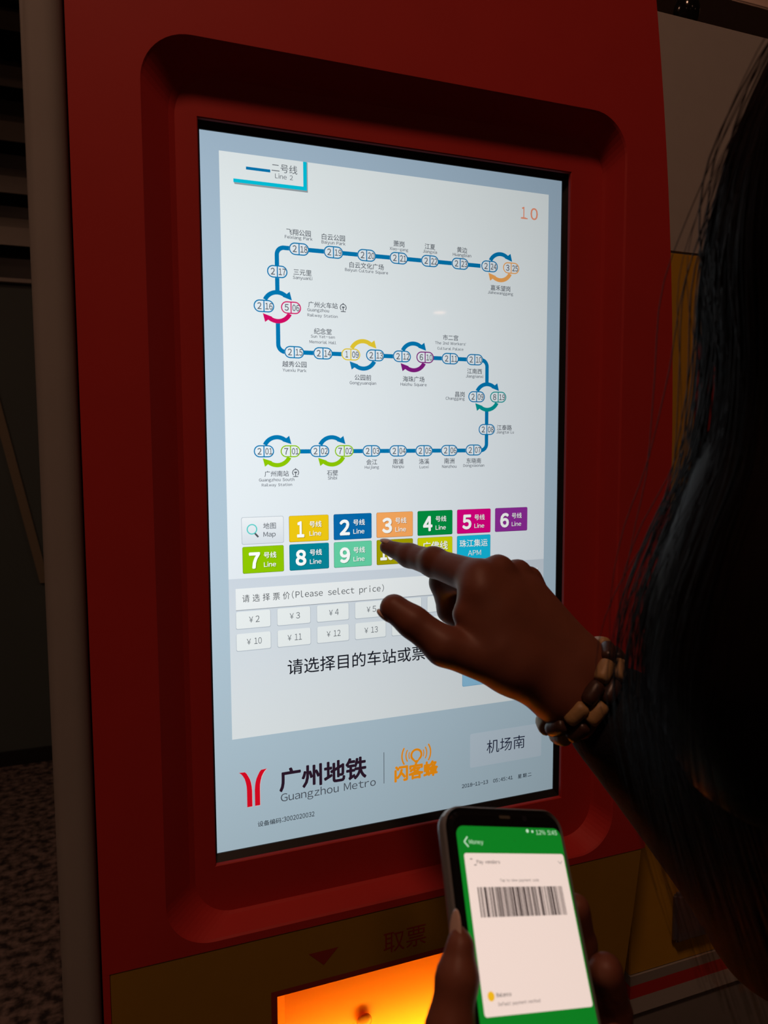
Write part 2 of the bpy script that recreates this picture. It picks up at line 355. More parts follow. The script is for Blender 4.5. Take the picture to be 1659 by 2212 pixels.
# the glowing ticket tray: a deep pocket of orange acrylic with an LED strip along its foot
ACR = mat('orange_acrylic', (0.95, 0.235, 0.001), 0.45, noise=0.03, scale=12, spec=0.4)
tray = loops('ticket_tray', [Y3(rect_ring(TX0, TX1, TZ0, TZ1, NS), -0.0335), Y3(rect_ring(TX0, TX1, TZ0, TZ1, NS), 0.012), Y3(rect_ring(TX0 + 0.02, TX1 - 0.02, TZ0 + 0.004, TZ1 - 0.02, NS), 0.030)], ACR, tm, cap_last=True)
box('led_baffle', TX0 + 0.0005, TX1 - 0.0005, -0.0333, -0.0145, TZ0 + 0.0002, TZ0 + 0.012, BLACK, tray)  # unseen box added to keep the strip's light off the hand
box('led_strip', TX0 + 0.004, TX1 - 0.004, -0.0144, -0.0128, TZ0 + 0.001, TZ0 + 0.011, glow('led_glow', (1.0, 0.60, 0.03), 64.0), tray)
bm = bmesh.new(); bmesh.ops.create_uvsphere(bm, u_segments=20, v_segments=12, radius=0.008, matrix=Matrix.Translation((-0.0270, 0.026, SZ - 0.514)) @ Matrix.Diagonal((1, 0.35, 1, 1)))
bm_obj('knob', bm, mat('brown_plastic', (0.55, 0.20, 0.03), 0.4), tray, smooth=True)

# ------------------------------------------------------------------ what the screen shows (millimetres from its centre)
W_ = (231, 238, 240); FRAME = (164, 187, 206); TXT = (92, 98, 106); BLUE = (0, 120, 178)
d = Flat(); d.STEP = 0.0
d.v = [np.array(p, float) for p in ((-DX, 0, SZ - DZ), (DX, 0, SZ - DZ), (DX, 0, SZ + DZ), (-DX, 0, SZ + DZ))]; d.f = [(0, 1, 2, 3)]; d.m = [0]; d.mats = [lcd(FRAME, (178, 200, 212))]
display = d.build('display', tm); tag(display, 'lit portrait touch screen of the red ticket machine')
def F_(): return Flat()
p = F_(); p.rect(-153.2, 153.9, -62.0, 284.8, lcd((230, 238, 239), (225, 233, 239)), 1); p.build('map_page', display)
p = F_(); p.rect(-153.2, 153.9, -200.6, -62.0, lcd((203, 213, 223), (226, 233, 235)), 1); p.build('price_page', display)
p = F_()
p.poly([(-142.2, 262.6), (-141.2, 260.2), (-80.4, 260.2), (-80.4, 284.6), (-81.6, 284.6), (-81.6, 262.6)], (150, 160, 165), 2)
p.poly([(-142.2, 264.4), (-142.2, 261.6), (-81.2, 261.6), (-81.2, 264.6), (-84.2, 264.6)], (0, 196, 222), 3); p.rect(-84.2, -81.2, 261.6, 284.7, (0, 196, 222), 3)
p.rect(-131.8, -111.9, 272.6, 274.9, BLUE, 3); p.text('二号线', -100.0, 277.0, 21.6, TXT, 3); p.text('Line 2', -100.5, 270.6, 15.0, TXT, 3)
p.build('line_tag', display)
p = F_(); p.text('1', 127.0, 265.4, 4.6, (236, 150, 120), 2, h=10.6, bold=0.014); p.text('0', 138.2, 265.4, 7.6, (236, 150, 120), 2, h=10.6, bold=0.014); p.rect(123.9, 131.2, 260.0, 261.0, (236, 150, 120), 2); p.build('countdown_number', display)

LC = {1: (228, 200, 50), 2: BLUE, 3: (240, 168, 90), 5: (210, 10, 100), 6: (128, 28, 125), 7: (140, 198, 0), 8: (0, 150, 150)}
# route line
rt = F_(); lw = 3.6
def quarter(cx, cz, r, a0, a1): rt.arc(cx, cz, r - lw / 2, r + lw / 2, a0, a1, BLUE, 2, 10)
rt.line([(-102, 213.5), (82, 213.5)], lw, BLUE, 2); quarter(-101.6, 207.5, 6.0, 90, 180); rt.line([(-107.6, 207.6), (-107.6, 176.5)], lw, BLUE, 2)
rt.line([(-107.6, 152.0), (-107.6, 134.0)], lw, BLUE, 2); quarter(-101.6, 134.2, 6.0, 180, 270); rt.line([(-101.8, 128.3), (-50, 128.3)], lw, BLUE, 2); rt.line([(-15, 128.3), (-4, 128.3)], lw, BLUE, 2)
rt.line([(34, 128.3), (83.6, 128.3)], lw, BLUE, 2); quarter(83.5, 122.3, 6.0, 0, 90); rt.line([(89.5, 122.4), (89.5, 106.5)], lw, BLUE, 2); rt.line([(89.5, 82.0), (89.5, 50.6)], lw, BLUE, 2)
quarter(83.5, 50.7, 6.0, 270, 360); rt.line([(83.6, 44.7), (-43, 44.7)], lw, BLUE, 2); rt.line([(-91, 44.7), (-80, 44.7)], lw, BLUE, 2)
rt.build('route_line', display)
# interchange arrows
for cx, cz, ca, cb in ((-107.8, 165.0, 2, 5), (102.6, 213.9, 2, 3), (-32.6, 128.4, 1, 2), (15.1, 128.5, 2, 6), (89.8, 94.4, 2, 8), (-110.1, 45.0, 2, 7), (-61.9, 45.0, 2, 7)):
    for sgn, lc in ((1, ca), (-1, cb)):
        a = F_(); c = LC[lc]; q = lambda x, z: (cx + sgn * x, cz + sgn * z)
        pts = [math.radians(t) for t in range(154, 48, -6)]
        a.strip([q(13.4 * math.cos(t), 13.4 * math.sin(t) + 0.2) for t in pts], [q(9.6 * math.cos(t), 9.6 * math.sin(t) + 0.4) for t in pts], c, 3, closed=False)
        a.poly([q(10.6, 13.0), q(12.4, 5.9), q(4.6, 8.4)], c, 3)
        a.build('transfer_arrow', display)
ST = [(2, '18', -88.7, 213.4), (2, '19', -58.7, 213.4), (2, '20', -28.8, 213.4), (2, '21', 1.1, 213.5), (2, '22', 31.1, 213.5), (2, '23', 61.1, 213.6), (2, '24', 91.2, 213.7), (3, '25', 113.9, 213.9), (2, '17', -107.5, 193.6),
      (2, '16', -119.2, 164.9), (5, '06', -96.3, 164.9), (2, '15', -94.1, 128.2), (2, '14', -69.0, 128.2), (1, '09', -43.9, 128.3), (2, '13', -21.4, 128.4), (2, '12', 3.9, 128.5), (6, '10', 26.4, 128.5), (2, '11', 51.4, 128.3), (2, '10', 76.5, 128.3),
      (2, '09', 78.6, 94.4), (8, '19', 101.3, 94.5), (2, '08', 89.5, 64.2), (2, '01', -121.4, 45.0), (7, '01', -98.6, 44.9), (2, '02', -72.9, 44.9), (7, '02', -50.7, 44.9), (2, '03', -25.3, 44.8), (2, '04', 0.0, 44.7), (2, '05', 25.4, 44.7), (2, '06', 50.7, 44.8), (2, '07', 76.0, 45.1)]
for ln, no, x, z in ST:
    b = F_(); b.rr(x - 8.6, x + 8.6, z - 5.1, z + 5.1, 5.09, (228, 236, 241), 4); b.rr_line(x - 8.6, x + 8.6, z - 5.1, z + 5.1, 5.09, 0.95, LC[ln], 5); b.rect(x - 0.45, x + 0.45, z - 4.6, z + 4.6, LC[ln], 5)
    b.text(str(ln), x - 3.8, z, 2.2 if ln == 1 else 3.3, TXT, 6, h=5.3, bold=0.016); b.text(no, x + 4.1, z, 5.9, TXT, 6, h=5.3, bold=0.016); b.build('station_badge', display)
NM = [('飞翔公园', 'Feixiang Park', -88.8, 226.9, 20.8, 222.3, 23.7), ('白云公园', 'Baiyun Park', -58.5, 225.8, 20.5, 221.0, 21.1), ('白云文化广场', 'Baiyun Culture Square', -28.7, 204.5, 31.4, 199.8, 39.5), ('三元里', 'Sanyuanli', -85.9, 194.5, 15.5, 189.8, 16.7),
      ('萧岗', 'Xiao-gang', 1.4, 225.9, 10.2, 221.0, 17.4), ('江夏', 'Jiangxia', 31.2, 226.1, 10.1, 221.4, 13.8), ('黄边', 'Huangbian', 63.1, 226.0, 10.2, 221.2, 18.4), ('嘉禾望岗', 'Jiahewanggang', 103.0, 194.8, 20.7, 190.1, 26.6),
      ('广州火车站', 'Guangzhou', -68.4, 168.8, 26.0, 164.0, 19.1), ('纪念堂', 'Sun Yat-sen', -68.8, 146.8, 15.6, 142.3, 21.2), ('越秀公园', 'Yuexiu Park', -94.0, 118.2, 20.9, 113.2, 20.5), ('公园前', 'Gongyuanqian', -32.9, 108.9, 15.4, 103.8, 24.5),
      ('海珠广场', 'Haizhu Square', 15.3, 108.8, 21.0, 103.8, 25.4), ('市二宫', "The 2nd Workers'", 51.8, 147.2, 15.3, 142.1, 31.0), ('江南西', 'Jiangnanxi', 76.5, 117.8, 15.3, 112.8, 18.0), ('昌岗', 'Changgang', 61.5, 96.3, 9.6, 92.1, 19.3), ('江泰路', 'Jiangtai Lu', 108.4, 66.1, 15.9, 61.5, 18.8),
      ('广州南站', 'Guangzhou South', -110.8, 26.0, 20.8, 20.6, 30.5), ('石壁', 'Shibi', -61.6, 26.0, 9.9, 21.6, 8.4), ('会江', 'Huijiang', -25.1, 35.0, 10.2, 30.1, 13.4), ('南浦', 'Nanpu', 0.1, 35.2, 10.0, 30.3, 11.0), ('洛溪', 'Luoxi', 25.5, 35.0, 10.2, 30.1, 8.9), ('南洲', 'Nanzhou', 50.9, 35.2, 10.3, 30.2, 14.8), ('东晓南', 'Dongxiaonan', 76.2, 35.1, 15.2, 30.4, 21.9)]
EXTRA = {'广州火车站': ('Railway Station', -68.8, 159.6, 26.6), '纪念堂': ('Memorial Hall', -68.8, 137.7, 23.7), '市二宫': ('Cultural Palace', 51.7, 137.3, 26.2), '广州南站': ('Railway Station', -110.7, 16.3, 26.1)}
SUB = (96, 102, 112)
for cn, en, x, z, cw, z2, ew in NM:
    b = F_(); b.text(cn, x, z, cw, TXT, 3, bold=0.010); xe = x
    if cn == '广州火车站': xe = -72.6
    if cn == '昌岗': xe = 56.7
    if cn == '江泰路': xe = 109.3
    b.text(en, xe, z2, ew, SUB, 3, bold=0.012)
    if cn in EXTRA: t_, xx, zz, ww = EXTRA[cn]; b.text(t_, xx, zz, ww, SUB, 3, bold=0.012)
    for key, ix, iz in (('广州火车站', -50.4, 167.6), ('广州南站', -94.4, 26.4)):
        if cn == key:
            b.arc(ix, iz + 0.3, 2.35, 3.05, -50, 230, TXT, 3, 20); b.rect(ix - 0.35, ix + 0.35, iz - 3.2, iz + 0.8, TXT, 3); b.rect(ix - 1.2, ix + 1.2, iz - 0.1, iz + 1.1, TXT, 4); b.rect(ix - 2.2, ix + 2.2, iz - 3.5, iz - 2.8, TXT, 3); b.disc(ix, iz + 3.5, 0.55, TXT, 3, 10)
    b.build('station_name', display)
# line buttons
SHW = (0.55, -0.5)
def lbtn(x, z, c, num):
    b = F_(); dk = tuple(int(v * 0.72) for v in c)
    b.rr(x - 17.7, x + 17.7, z - 11.5, z + 11.3, 1.3, dk, 2); b.rr(x - 17.4, x + 17.4, z - 11.1, z + 11.1, 1.1, c, 3)
    wt = (246, 248, 246)
    for dx, dz, cc, ly in ((0.55, -0.5, dk, 4), (0, 0, wt, 5)):
        if num in '一123456789':
            b.text(num, x - 7.6 + dx, z - 0.6 + dz, 5.6 if num == '1' else 8.2, cc, ly, h=12.6, bold=0.045); b.text('号线', x + 5.7 + dx, z + 3.5 + dz, 10.8, cc, ly, bold=0.012); b.text('Line', x + 5.5 + dx, z - 4.5 + dz, 10.3, cc, ly, bold=0.012)
        elif num == '10':
            b.text(num, x - 7.6 + dx, z - 0.6 + dz, 12.5, cc, ly, h=12.6, bold=0.045); b.text('号线', x + 8.2 + dx, z + 3.5 + dz, 10.8, cc, ly, bold=0.012); b.text('Line', x + 8.0 + dx, z - 4.5 + dz, 10.3, cc, ly, bold=0.012)
        elif num == 'gf':
            b.text('广佛线', x + dx, z + 3.3 + dz, 25.4, cc, ly, bold=0.012); b.text('Guangfo Line', x + dx, z - 6.0 + dz, 24.0, cc, ly)
        else:
            b.text('珠江集运', x - 0.3 + dx * .6, z + 3.9 + dz * .6, 29.4, cc, ly, bold=0.008); b.text('APM', x + 0.6 + dx * .6, z - 5.4 + dz * .6, 13.8, cc, ly)
    return b.build('line_button', display)
BT = [(-83.2, -21.7, (238, 200, 18), '1'), (-43.3, -21.7, (0, 106, 172), '2'), (-3.3, -21.6, (250, 170, 96), '3'), (36.7, -21.6, (0, 145, 66), '4'), (76.8, -21.6, (222, 0, 130), '5'), (117.0, -21.5, (146, 46, 156), '6'),
      (-123.5, -46.5, (142, 198, 0), '7'), (-83.2, -46.4, (0, 132, 152), '8'), (-43.3, -46.4, (100, 208, 165), '9'), (-3.3, -46.3, (165, 160, 0), '10'), (36.7, -46.3, (208, 214, 0), 'gf'), (76.8, -46.3, (20, 188, 225), 'apm')]
BN = ['yellow', 'blue', 'light orange', 'green', 'magenta', 'purple', 'lime green', 'teal', 'mint green', 'olive', 'yellow green', 'sky blue']
for (x, z, c, num), cn in zip(BT, BN): lbtn(x, z, c, num)['label'] = cn + ' line button'
b = F_(); b.rr(-141.6, -105.5, -33.3, -10.1, 1.5, (178, 188, 198), 2); b.rr(-141.2, -105.9, -32.8, -10.5, 1.3, lcd((234, 239, 242), (214, 222, 230)), 3)
b.arc(-132.8, -20.5, 3.5, 4.5, 0, 360, (90, 205, 200), 4, 28); b.line([(-130.4, -24.0), (-127.5, -27.3)], 1.5, (80, 85, 90), 4); b.text('地图', -117.8, -18.1, 10.8, TXT, 4, bold=0.006); b.text('Map', -117.9, -25.9, 10.4, TXT, 4, bold=0.008)
b.build('map_button', display)
b = F_(); b.rect(-147.6, 147.8, -89.3, -70.9, (150, 158, 166), 2); b.rect(-147.6, 147.4, -88.7, -70.5, (234, 239, 240), 3); b.text('请选择票价', -121.6, -79.2, 41.0, (70, 75, 80), 4, h=6.6, wide=1.32); b.text('(Please select price)', -56.8, -79.4, 85.0, (70, 75, 80), 4, h=8.0, mono=0.62); b.build('price_prompt', display)
for i, pv in enumerate(('2', '3', '4', '5', '6', '7', '8', '9', '10', '11', '12', '13', '14', '15', '16', '17')):
    x = -133.1 + 35.3 * (i % 8); z = -97.6 if i < 8 else -116.6
    b = F_(); b.rr(x - 14.9, x + 15.0, z - 7.9, z + 7.2, 1.5, (176, 186, 196), 2); b.rr(x - 14.6, x + 14.6, z - 7.3, z + 7.3, 1.4, (233, 239, 239), 3)
    g = (98, 104, 110); wd = 3.4 if len(pv) == 1 else 6.4; x0 = x + 1.0 - (0 if len(pv) == 1 else 0.6)
    b.text('￥', x0 - (2.9 if len(pv) == 1 else 4.6), z, 3.6, g, 4, h=5.0)
    b.text(pv, x0 + (2.6 if len(pv) == 1 else 3.2), z + 0.2, wd, g, 4, h=5.6); b.build('price_button', display)
b = F_(); b.text('请选择目的车站或票价', -31.2, -142.8, 145.6, (22, 24, 34), 3, h=13.6, bold=0.006); b.build('message', display)
b = F_(); b.rr(65.3, 112, -180.4, -166, 1.6, (118, 172, 206), 2); b.rr(65.8, 111.5, -179.8, -166.4, 1.4, (142, 192, 222), 3); b.build('confirm_button', display)
b = F_(); wt = (240, 225, 225); rd = (226, 10, 36)
YL = [(-148.2, -230.6), (-146.2, -232.2), (-144.7, -234.3), (-143.3, -237.0), (-142.4, -240.3), (-141.8, -243.8), (-141.6, -247.7), (-141.6, -262.5)]
YI = [(-142.9, -230.9), (-141.4, -232.7), (-139.9, -235.6), (-138.8, -238.0), (-138.0, -240.8), (-137.4, -244.5), (-137.1, -248.2), (-137.1, -262.5)]
sh = lambda P, dx, dz: [(x + dx, z + dz) for x, z in P]; mr = lambda P: [(-271.9 - x, z) for x, z in P]
for P, Q in ((YL, YI), (mr(YL), mr(YI))):
    b.strip(sh(P, .35, -.35), sh(Q, .35, -.35), wt, 2, closed=False); b.strip(P, Q, rd, 3, closed=False)
b.build('metro_emblem', display)
b = F_(); b.text('广州地铁', -72.6, -243.6, 80.0, (44, 26, 42), 3, h=20.0, bold=0.030); b.text('Guangzhou Metro', -67.6, -260.2, 89.0, (74, 80, 90), 3); b.rect(-15.3, -14.7, -262.4, -232.6, (90, 100, 110), 3); b.build('metro_lettering', display)
OR = (246, 150, 22)
b = F_(); b.arc(17.6, -240.0, 4.1, 6.2, -58, 238, OR, 3, 26); b.poly([(14.2, -245.1), (21.0, -245.1), (17.7, -249.0)], OR, 3); b.poly([(14.4, -243.0), (15.5, -243.9), (17.7, -246.6), (14.0, -245.3)], OR, 3); b.poly([(20.8, -243.0), (19.8, -243.9), (17.7, -246.6), (21.2, -245.3)], OR, 3)
for r, w_, sp in ((7.6, 1.0, 26), (10.6, 1.2, 32), (14.6, 1.5, 33)):
    b.arc(17.6, -239.6, r - w_ / 2, r + w_ / 2, 180 - sp, 180 + sp, OR, 3, 12); b.arc(17.6, -239.2, r - w_ / 2, r + w_ / 2, -sp, sp, OR, 3, 12)
b.text('闪客蜂', 17.7, -255.6, 43.4, OR, 3, h=14.4, bold=0.046); b.build('partner_logo', display)
b = F_(); b.rr(74.2, 154.0, -262.0, -228.2, 1.8, (190, 206, 218), 2); b.text('机场南', 113.4, -243.8, 42.6, (28, 36, 62), 3); b.build('station_plate', display)
b = F_(); b.text('2018-11-13', 79.6, -278.9, 28.5, (30, 44, 60), 3, h=3.7, bold=0.012, mono=0.6); b.text('05:45:41', 110.5, -279.1, 22.0, (30, 44, 60), 3, h=3.7, bold=0.012, mono=0.6); b.text('星期二', 135.2, -279.3, 15.5, (30, 44, 60), 3, h=4.2, bold=0.014, wide=1.2); b.build('date_line', display)
b = F_(); b.text('设备编码', -122.4, -279.6, 20.8, (45, 52, 62), 3, h=4.8, bold=0.008); b.text(':3002020032', -96.4, -279.3, 29.2, (45, 52, 62), 3, h=4.4, bold=0.01); b.build('device_number', display)

# ================================================================== the machine next to it
NX0, NX1, NY, NT = 0.300, 0.86, 0.05, SZ + 0.500
nm = thing('ticket_machine', 'white and yellow ticket machine beside the red one, mostly hidden by long black hair', 'ticket machine', (0.58, 0.28, 0.0))
box('cabinet', NX0, NX1, NY, NY + 0.45, 0.0, NT - 0.002, GREY, nm, bevel=0.003)
box('top_panel', NX0 + 0.002, NX1 - 0.002, NY - 0.012, NY - 0.0005, SZ + 0.2565, NT, WHITE, nm, bevel=0.002)
box('middle_panel', NX0 + 0.002, NX1 - 0.002, NY - 0.012, NY - 0.0005, SZ - 0.564, SZ + 0.2562, mat('lit_yellow_paint', (0.50, 0.29, 0.02), 0.6, noise=0.05, spec=0.25), nm, bevel=0.001)  # the same yellow, without the shade put into the lower panel's colour
prism('screen_surround', rrect(0.372, 0.80, SZ + 0.050, SZ + 0.171, 0.012, 6), NY - 0.0135, NY - 0.011, RED, nm)
box('shelf', 0.368, 0.80, NY - 0.03, NY - 0.011, SZ + 0.036, SZ + 0.046, GREY, nm, bevel=0.002)
box('card_reader', 0.360, 0.50, NY - 0.022, NY - 0.011, SZ - 0.535, SZ - 0.474, mat('dark_violet_plastic', (0.10, 0.09, 0.11), 0.35), nm, bevel=0.004)
box('grey_line', NX0 + 0.002, NX1 - 0.002, NY - 0.014, NY - 0.0005, SZ - 0.576, SZ - 0.5642, GREY, nm)
box('red_band', NX0 + 0.002, NX1 - 0.002, NY - 0.014, NY - 0.0005, SZ - 0.592, SZ - 0.5762, RED, nm)
box('pale_band', NX0 + 0.002, NX1 - 0.002, NY - 0.014, NY - 0.0005, SZ - 0.612, SZ - 0.5922, WHITE, nm)
box('foot_panel', NX0 + 0.002, NX1 - 0.002, NY - 0.010, NY - 0.0005, 0.03, SZ - 0.6122, mat('foot_grey', (0.22, 0.21, 0.20), 0.5), nm)
# small black camera dome standing on top of it
box('cap_strip', NX0 + 0.004, NX1 - 0.004, NY + 0.004, NY + 0.02, NT - 0.003, NT + 0.006, mat('brown_rubber', (0.30, 0.17, 0.08), 0.7), nm)
cd = thing('camera_dome', 'small black dome on a short stalk on top of the white and yellow machine', 'camera', (0.490, 0.20, NT))
bm = bmesh.new(); bmesh.ops.create_cone(bm, cap_ends=True, segments=28, radius1=0.022, radius2=0.018, depth=0.012, matrix=Matrix.Translation((0.490, 0.20, NT + 0.0045))); bmesh.ops.create_cone(bm, cap_ends=True, segments=20, radius1=0.008, radius2=0.008, depth=0.10, matrix=Matrix.Translation((0.490, 0.20, NT + 0.055))); bm_obj('mount', bm, BLACK, cd)
bm = bmesh.new(); bmesh.ops.create_uvsphere(bm, u_segments=28, v_segments=16, radius=0.0165, matrix=Matrix.Translation((0.490, 0.20, NT + 0.118)) @ Matrix.Diagonal((1, 1, 1.45, 1))); bm_obj('dome', bm, BLACKGLOSS, cd, smooth=True)

# ================================================================== phone
PHONE = {"o": [-0.0825, -0.3576, 1.1422], "x": [0.9669, 0.0709, -0.2451], "y": [0.1511, 0.6151, 0.7738], "n": [0.2056, -0.7852, 0.5841]}
po, pX, pY, pN = (np.array(PHONE[k], float) for k in ('o', 'x', 'y', 'n'))
def PP(x, y, z=0.0): return tuple(po + pX * (x / 1000) + pY * (y / 1000) + pN * (z / 1000))
ph = thing('smartphone', 'black smartphone with a green payment screen held up in a hand', 'phone', PP(-2, -98, -5))
def slab(name, x0, x1, y0, y1, r, prof, m, parent):
    rings = []
    for inset, z in prof: rings.append([PP(x, y, z) for x, y in rrect(x0 + inset, x1 - inset, y0 + inset, y1 - inset, max(r - inset, 1), 8)])
    v = [q for rr_ in rings for q in rr_]; n = len(rings[0]); f = []
    for k in range(len(rings) - 1):
        for i in range(n): f.append((k * n + i, k * n + (i + 1) % n, (k + 1) * n + (i + 1) % n, (k + 1) * n + i))
    f.append(tuple(range(n))[::-1]); f.append(tuple(range((len(rings) - 1) * n, len(rings) * n)))
    return mesh_obj(name, v, f, m, parent, smooth=False)
slab('body', -34.8, 31.3, -97.5, 49.3, 9, [(2.5, -7.6), (0.6, -6.4), (0, -4.2), (0.5, -2.0), (1.6, -0.7), (3.2, -0.15)], BLACKGLOSS, ph)
CASE = mat('clear_smoky_case', (0.16, 0.17, 0.18), 0.25)
slab('case', -36.0, 32.4, -98.7, 50.5, 10, [(3.0, -9.0), (0.8, -7.6), (0, -5.0), (0.2, -2.0), (1.0, -0.9), (1.8, -2.2)], CASE, ph)
pk = lambda c: lcd(c, gain=1.0, fall=0.35)
fp = Flat(po, pX, pY, pN, mk=pk); GRN = (14, 128, 34)
fp.poly(rrect(-30.5, 29.0, -90, 41.4, 4, 8), GRN, 0.6)
pd = fp.build('display', ph); tag(pd, 'green lit screen of the phone')
q = Flat(po, pX, pY, pN, mk=pk); q.rr(-28.0, 28.0, -30.0, 30.0, 1.2, (247, 222, 210), 2); q.build('payment_card', pd)
q = Flat(po, pX, pY, pN, mk=pk)
rnd = random.Random(11); x = -23.4
while x < 23.2:
    wd = rnd.choice((0.35, 0.35, 0.6, 0.6, 0.9, 1.2)); gp = rnd.choice((0.3, 0.35, 0.5, 0.7))
    q.rect(x, min(x + wd, 23.4), 4.8, 16.4, (48, 32, 32) if wd > .5 else (84, 64, 62), 3); x += wd + gp
q.build('barcode', pd)
q = Flat(po, pX, pY, pN, mk=pk); lg = (200, 235, 200); gk = (88, 78, 76)
q.line([(-25.0, 36.8), (-27.0, 34.7), (-25.0, 32.6)], 0.6, lg, 2); q.text('Money', -20.6, 34.4, 7.6, lg, 2); q.build('title_text', pd)
q = Flat(po, pX, pY, pN, mk=pk); q.text('12% 5:45', 20.5, 39.4, 12.5, lg, 2); q.disc(9.3, 39.9, 0.8, lg, 2, 10); q.disc(12.2, 39.7, 0.6, lg, 2, 10)
q.build('status_icons', pd)
q = Flat(po, pX, pY, pN, mk=pk); q.text('Pay vendors', -15.6, 26.3, 12.5, gk, 3, bold=0.014); q.line([(-25.2, 27.6), (-24.0, 27.6)], 0.4, gk, 3); q.line([(-23.4, 25.2), (-22.2, 25.2)], 0.4, gk, 3); q.text('Tap to view payment code', 0, 18.9, 21.6, (122, 110, 106), 3, bold=0.012)
q.build('card_title', pd)
q = Flat(po, pX, pY, pN, mk=pk); q.disc(-23.8, -23.2, 1.7, (245, 186, 30), 3); q.text('Balance', -17.4, -22.9, 7.4, gk, 3, bold=0.016); q.text('Default payment method', -10.2, -26.2, 21.2, (112, 100, 97), 3, bold=0.012); q.build('balance_line', pd)
q = Flat(po, pX, pY, pN, mk=pk); q.line([(24.0, 27.0), (25.2, 25.8), (26.4, 27.0)], 0.35, (170, 158, 152), 3); q.build('menu_mark', pd)
q = Flat(po, pX, pY, pN, mk=lambda c: c); q.rr(-5.6, 0.6, 45.0, 46.4, 0.6, mat('speaker_mesh', (0.10, 0.09, 0.07), 0.4), 1); q.build('earpiece', ph)
q = Flat(po, pX, pY, pN, mk=lambda c: c); q.disc(9.0, 45.4, 1.4, mat('lens_glass', (0.02, 0.02, 0.03), 0.1), 1); q.build('front_camera', ph)

# ================================================================== the person
HEAD = [0.1041, -0.4396, 1.469]
FACING = [-0.7171, 0.6969, 0.0]
R_FINGERS = [[[-0.0192, -0.1923, 1.2643, 0.0122], [-0.0321, -0.1495, 1.2694, 0.0101], [-0.0396, -0.1218, 1.2713, 0.0085], [-0.0494, -0.1016, 1.2755, 0.0056]], [[-0.0014, -0.1871, 1.2645, 0.0112], [-0.0188, -0.1367, 1.2524, 0.0098], [-0.01, -0.1292, 1.2296, 0.009], [-0.0044, -0.1428, 1.2216, 0.0075]], [[0.0163, -0.1802, 1.26, 0.0105], [0.0098, -0.1268, 1.2439, 0.0095], [0.0114, -0.1238, 1.2243, 0.0088], [0.0147, -0.1363, 1.2178, 0.0073]], [[0.0308, -0.1735, 1.2526, 0.0098], [0.0315, -0.1271, 1.2352, 0.0085], [0.0319, -0.1245, 1.2187, 0.0079], [0.034, -0.1365, 1.2133, 0.0063]], [[-0.0054, -0.2142, 1.2098, 0.0173], [-0.0492, -0.2029, 1.2247, 0.0123], [-0.0659, -0.191, 1.2391, 0.0101], [-0.0755, -0.1824, 1.2471, 0.0093]]]
R_PALM = [[[-0.0192, -0.1923, 1.2643, 0.0122], [0.0442, -0.2141, 1.2043, 0.0148]], [[-0.0014, -0.1871, 1.2645, 0.0112], [0.0442, -0.2141, 1.2043, 0.0148]], [[0.0163, -0.1802, 1.26, 0.0105], [0.0442, -0.2141, 1.2043, 0.0148]], [[0.0313, -0.174, 1.2497, 0.0105], [0.0427, -0.2068, 1.2073, 0.0131]], [[-0.022, -0.1996, 1.2551, 0.0138], [-0.0053, -0.214, 1.2128, 0.0178]], [[-0.0349, -0.2002, 1.2426, 0.0065], [-0.0198, -0.2098, 1.2223, 0.0148]], [[-0.0072, -0.199, 1.24, 0.0189], [0.0229, -0.2136, 1.2035, 0.0201]], [[-0.0054, -0.2142, 1.2098, 0.0173], [0.0261, -0.2216, 1.1884, 0.0148]], [[0.0168, -0.1882, 1.2453, 0.0139], [0.0334, -0.2084, 1.2103, 0.0161]], [[0.0261, -0.2216, 1.1884, 0.0148], [0.0442, -0.2141, 1.2043, 0.0148]]]
KNUCKLES = [[-0.0035, -0.1901, 1.271, 0.0074], [0.0163, -0.1819, 1.266, 0.0067], [0.0295, -0.1766, 1.2605, 0.0062], [-0.0344, -0.1514, 1.2737, 0.0062]]
R_ARM = [[[0.0261, -0.2216, 1.1884, 0.0148], [0.0585, -0.2299, 1.1604, 0.0159]], [[0.0442, -0.2141, 1.2043, 0.0148], [0.0784, -0.2231, 1.175, 0.0156]], [[0.0585, -0.2299, 1.1604, 0.0159], [0.195, -0.256, 1.02, 0.04]], [[0.0784, -0.2231, 1.175, 0.0156], [0.195, -0.256, 1.02, 0.036]]]
R_ELBOW = [0.195, -0.256, 1.02]
L_FINGERS = [[[-0.1235, -0.3854, 1.0922, 0.011], [-0.128, -0.3756, 1.1229, 0.0091], [-0.122, -0.3699, 1.1394, 0.008], [-0.1186, -0.3654, 1.1493, 0.0049], [-0.1181, -0.3632, 1.1525, 0.0026]], [[-0.079, -0.362, 1.0619, 0.0106], [-0.0522, -0.3411, 1.084, 0.0092], [-0.0439, -0.3414, 1.1146, 0.0079], [-0.0486, -0.3452, 1.1361, 0.0065]], [[-0.0745, -0.3696, 1.0564, 0.0108], [-0.0418, -0.3544, 1.0634, 0.0095], [-0.0376, -0.3588, 1.0908, 0.0085], [-0.0458, -0.364, 1.1174, 0.0078]], [[-0.0737, -0.3788, 1.052, 0.0101], [-0.0408, -0.367, 1.0466, 0.0088], [-0.0421, -0.3748, 1.0739, 0.0077], [-0.0501, -0.3773, 1.0957, 0.0068]], [[-0.0763, -0.3861, 1.0435, 0.0088], [-0.0496, -0.3788, 1.0343, 0.0072], [-0.0497, -0.3844, 1.0549, 0.0063], [-0.0581, -0.3869, 1.0749, 0.0054]]]
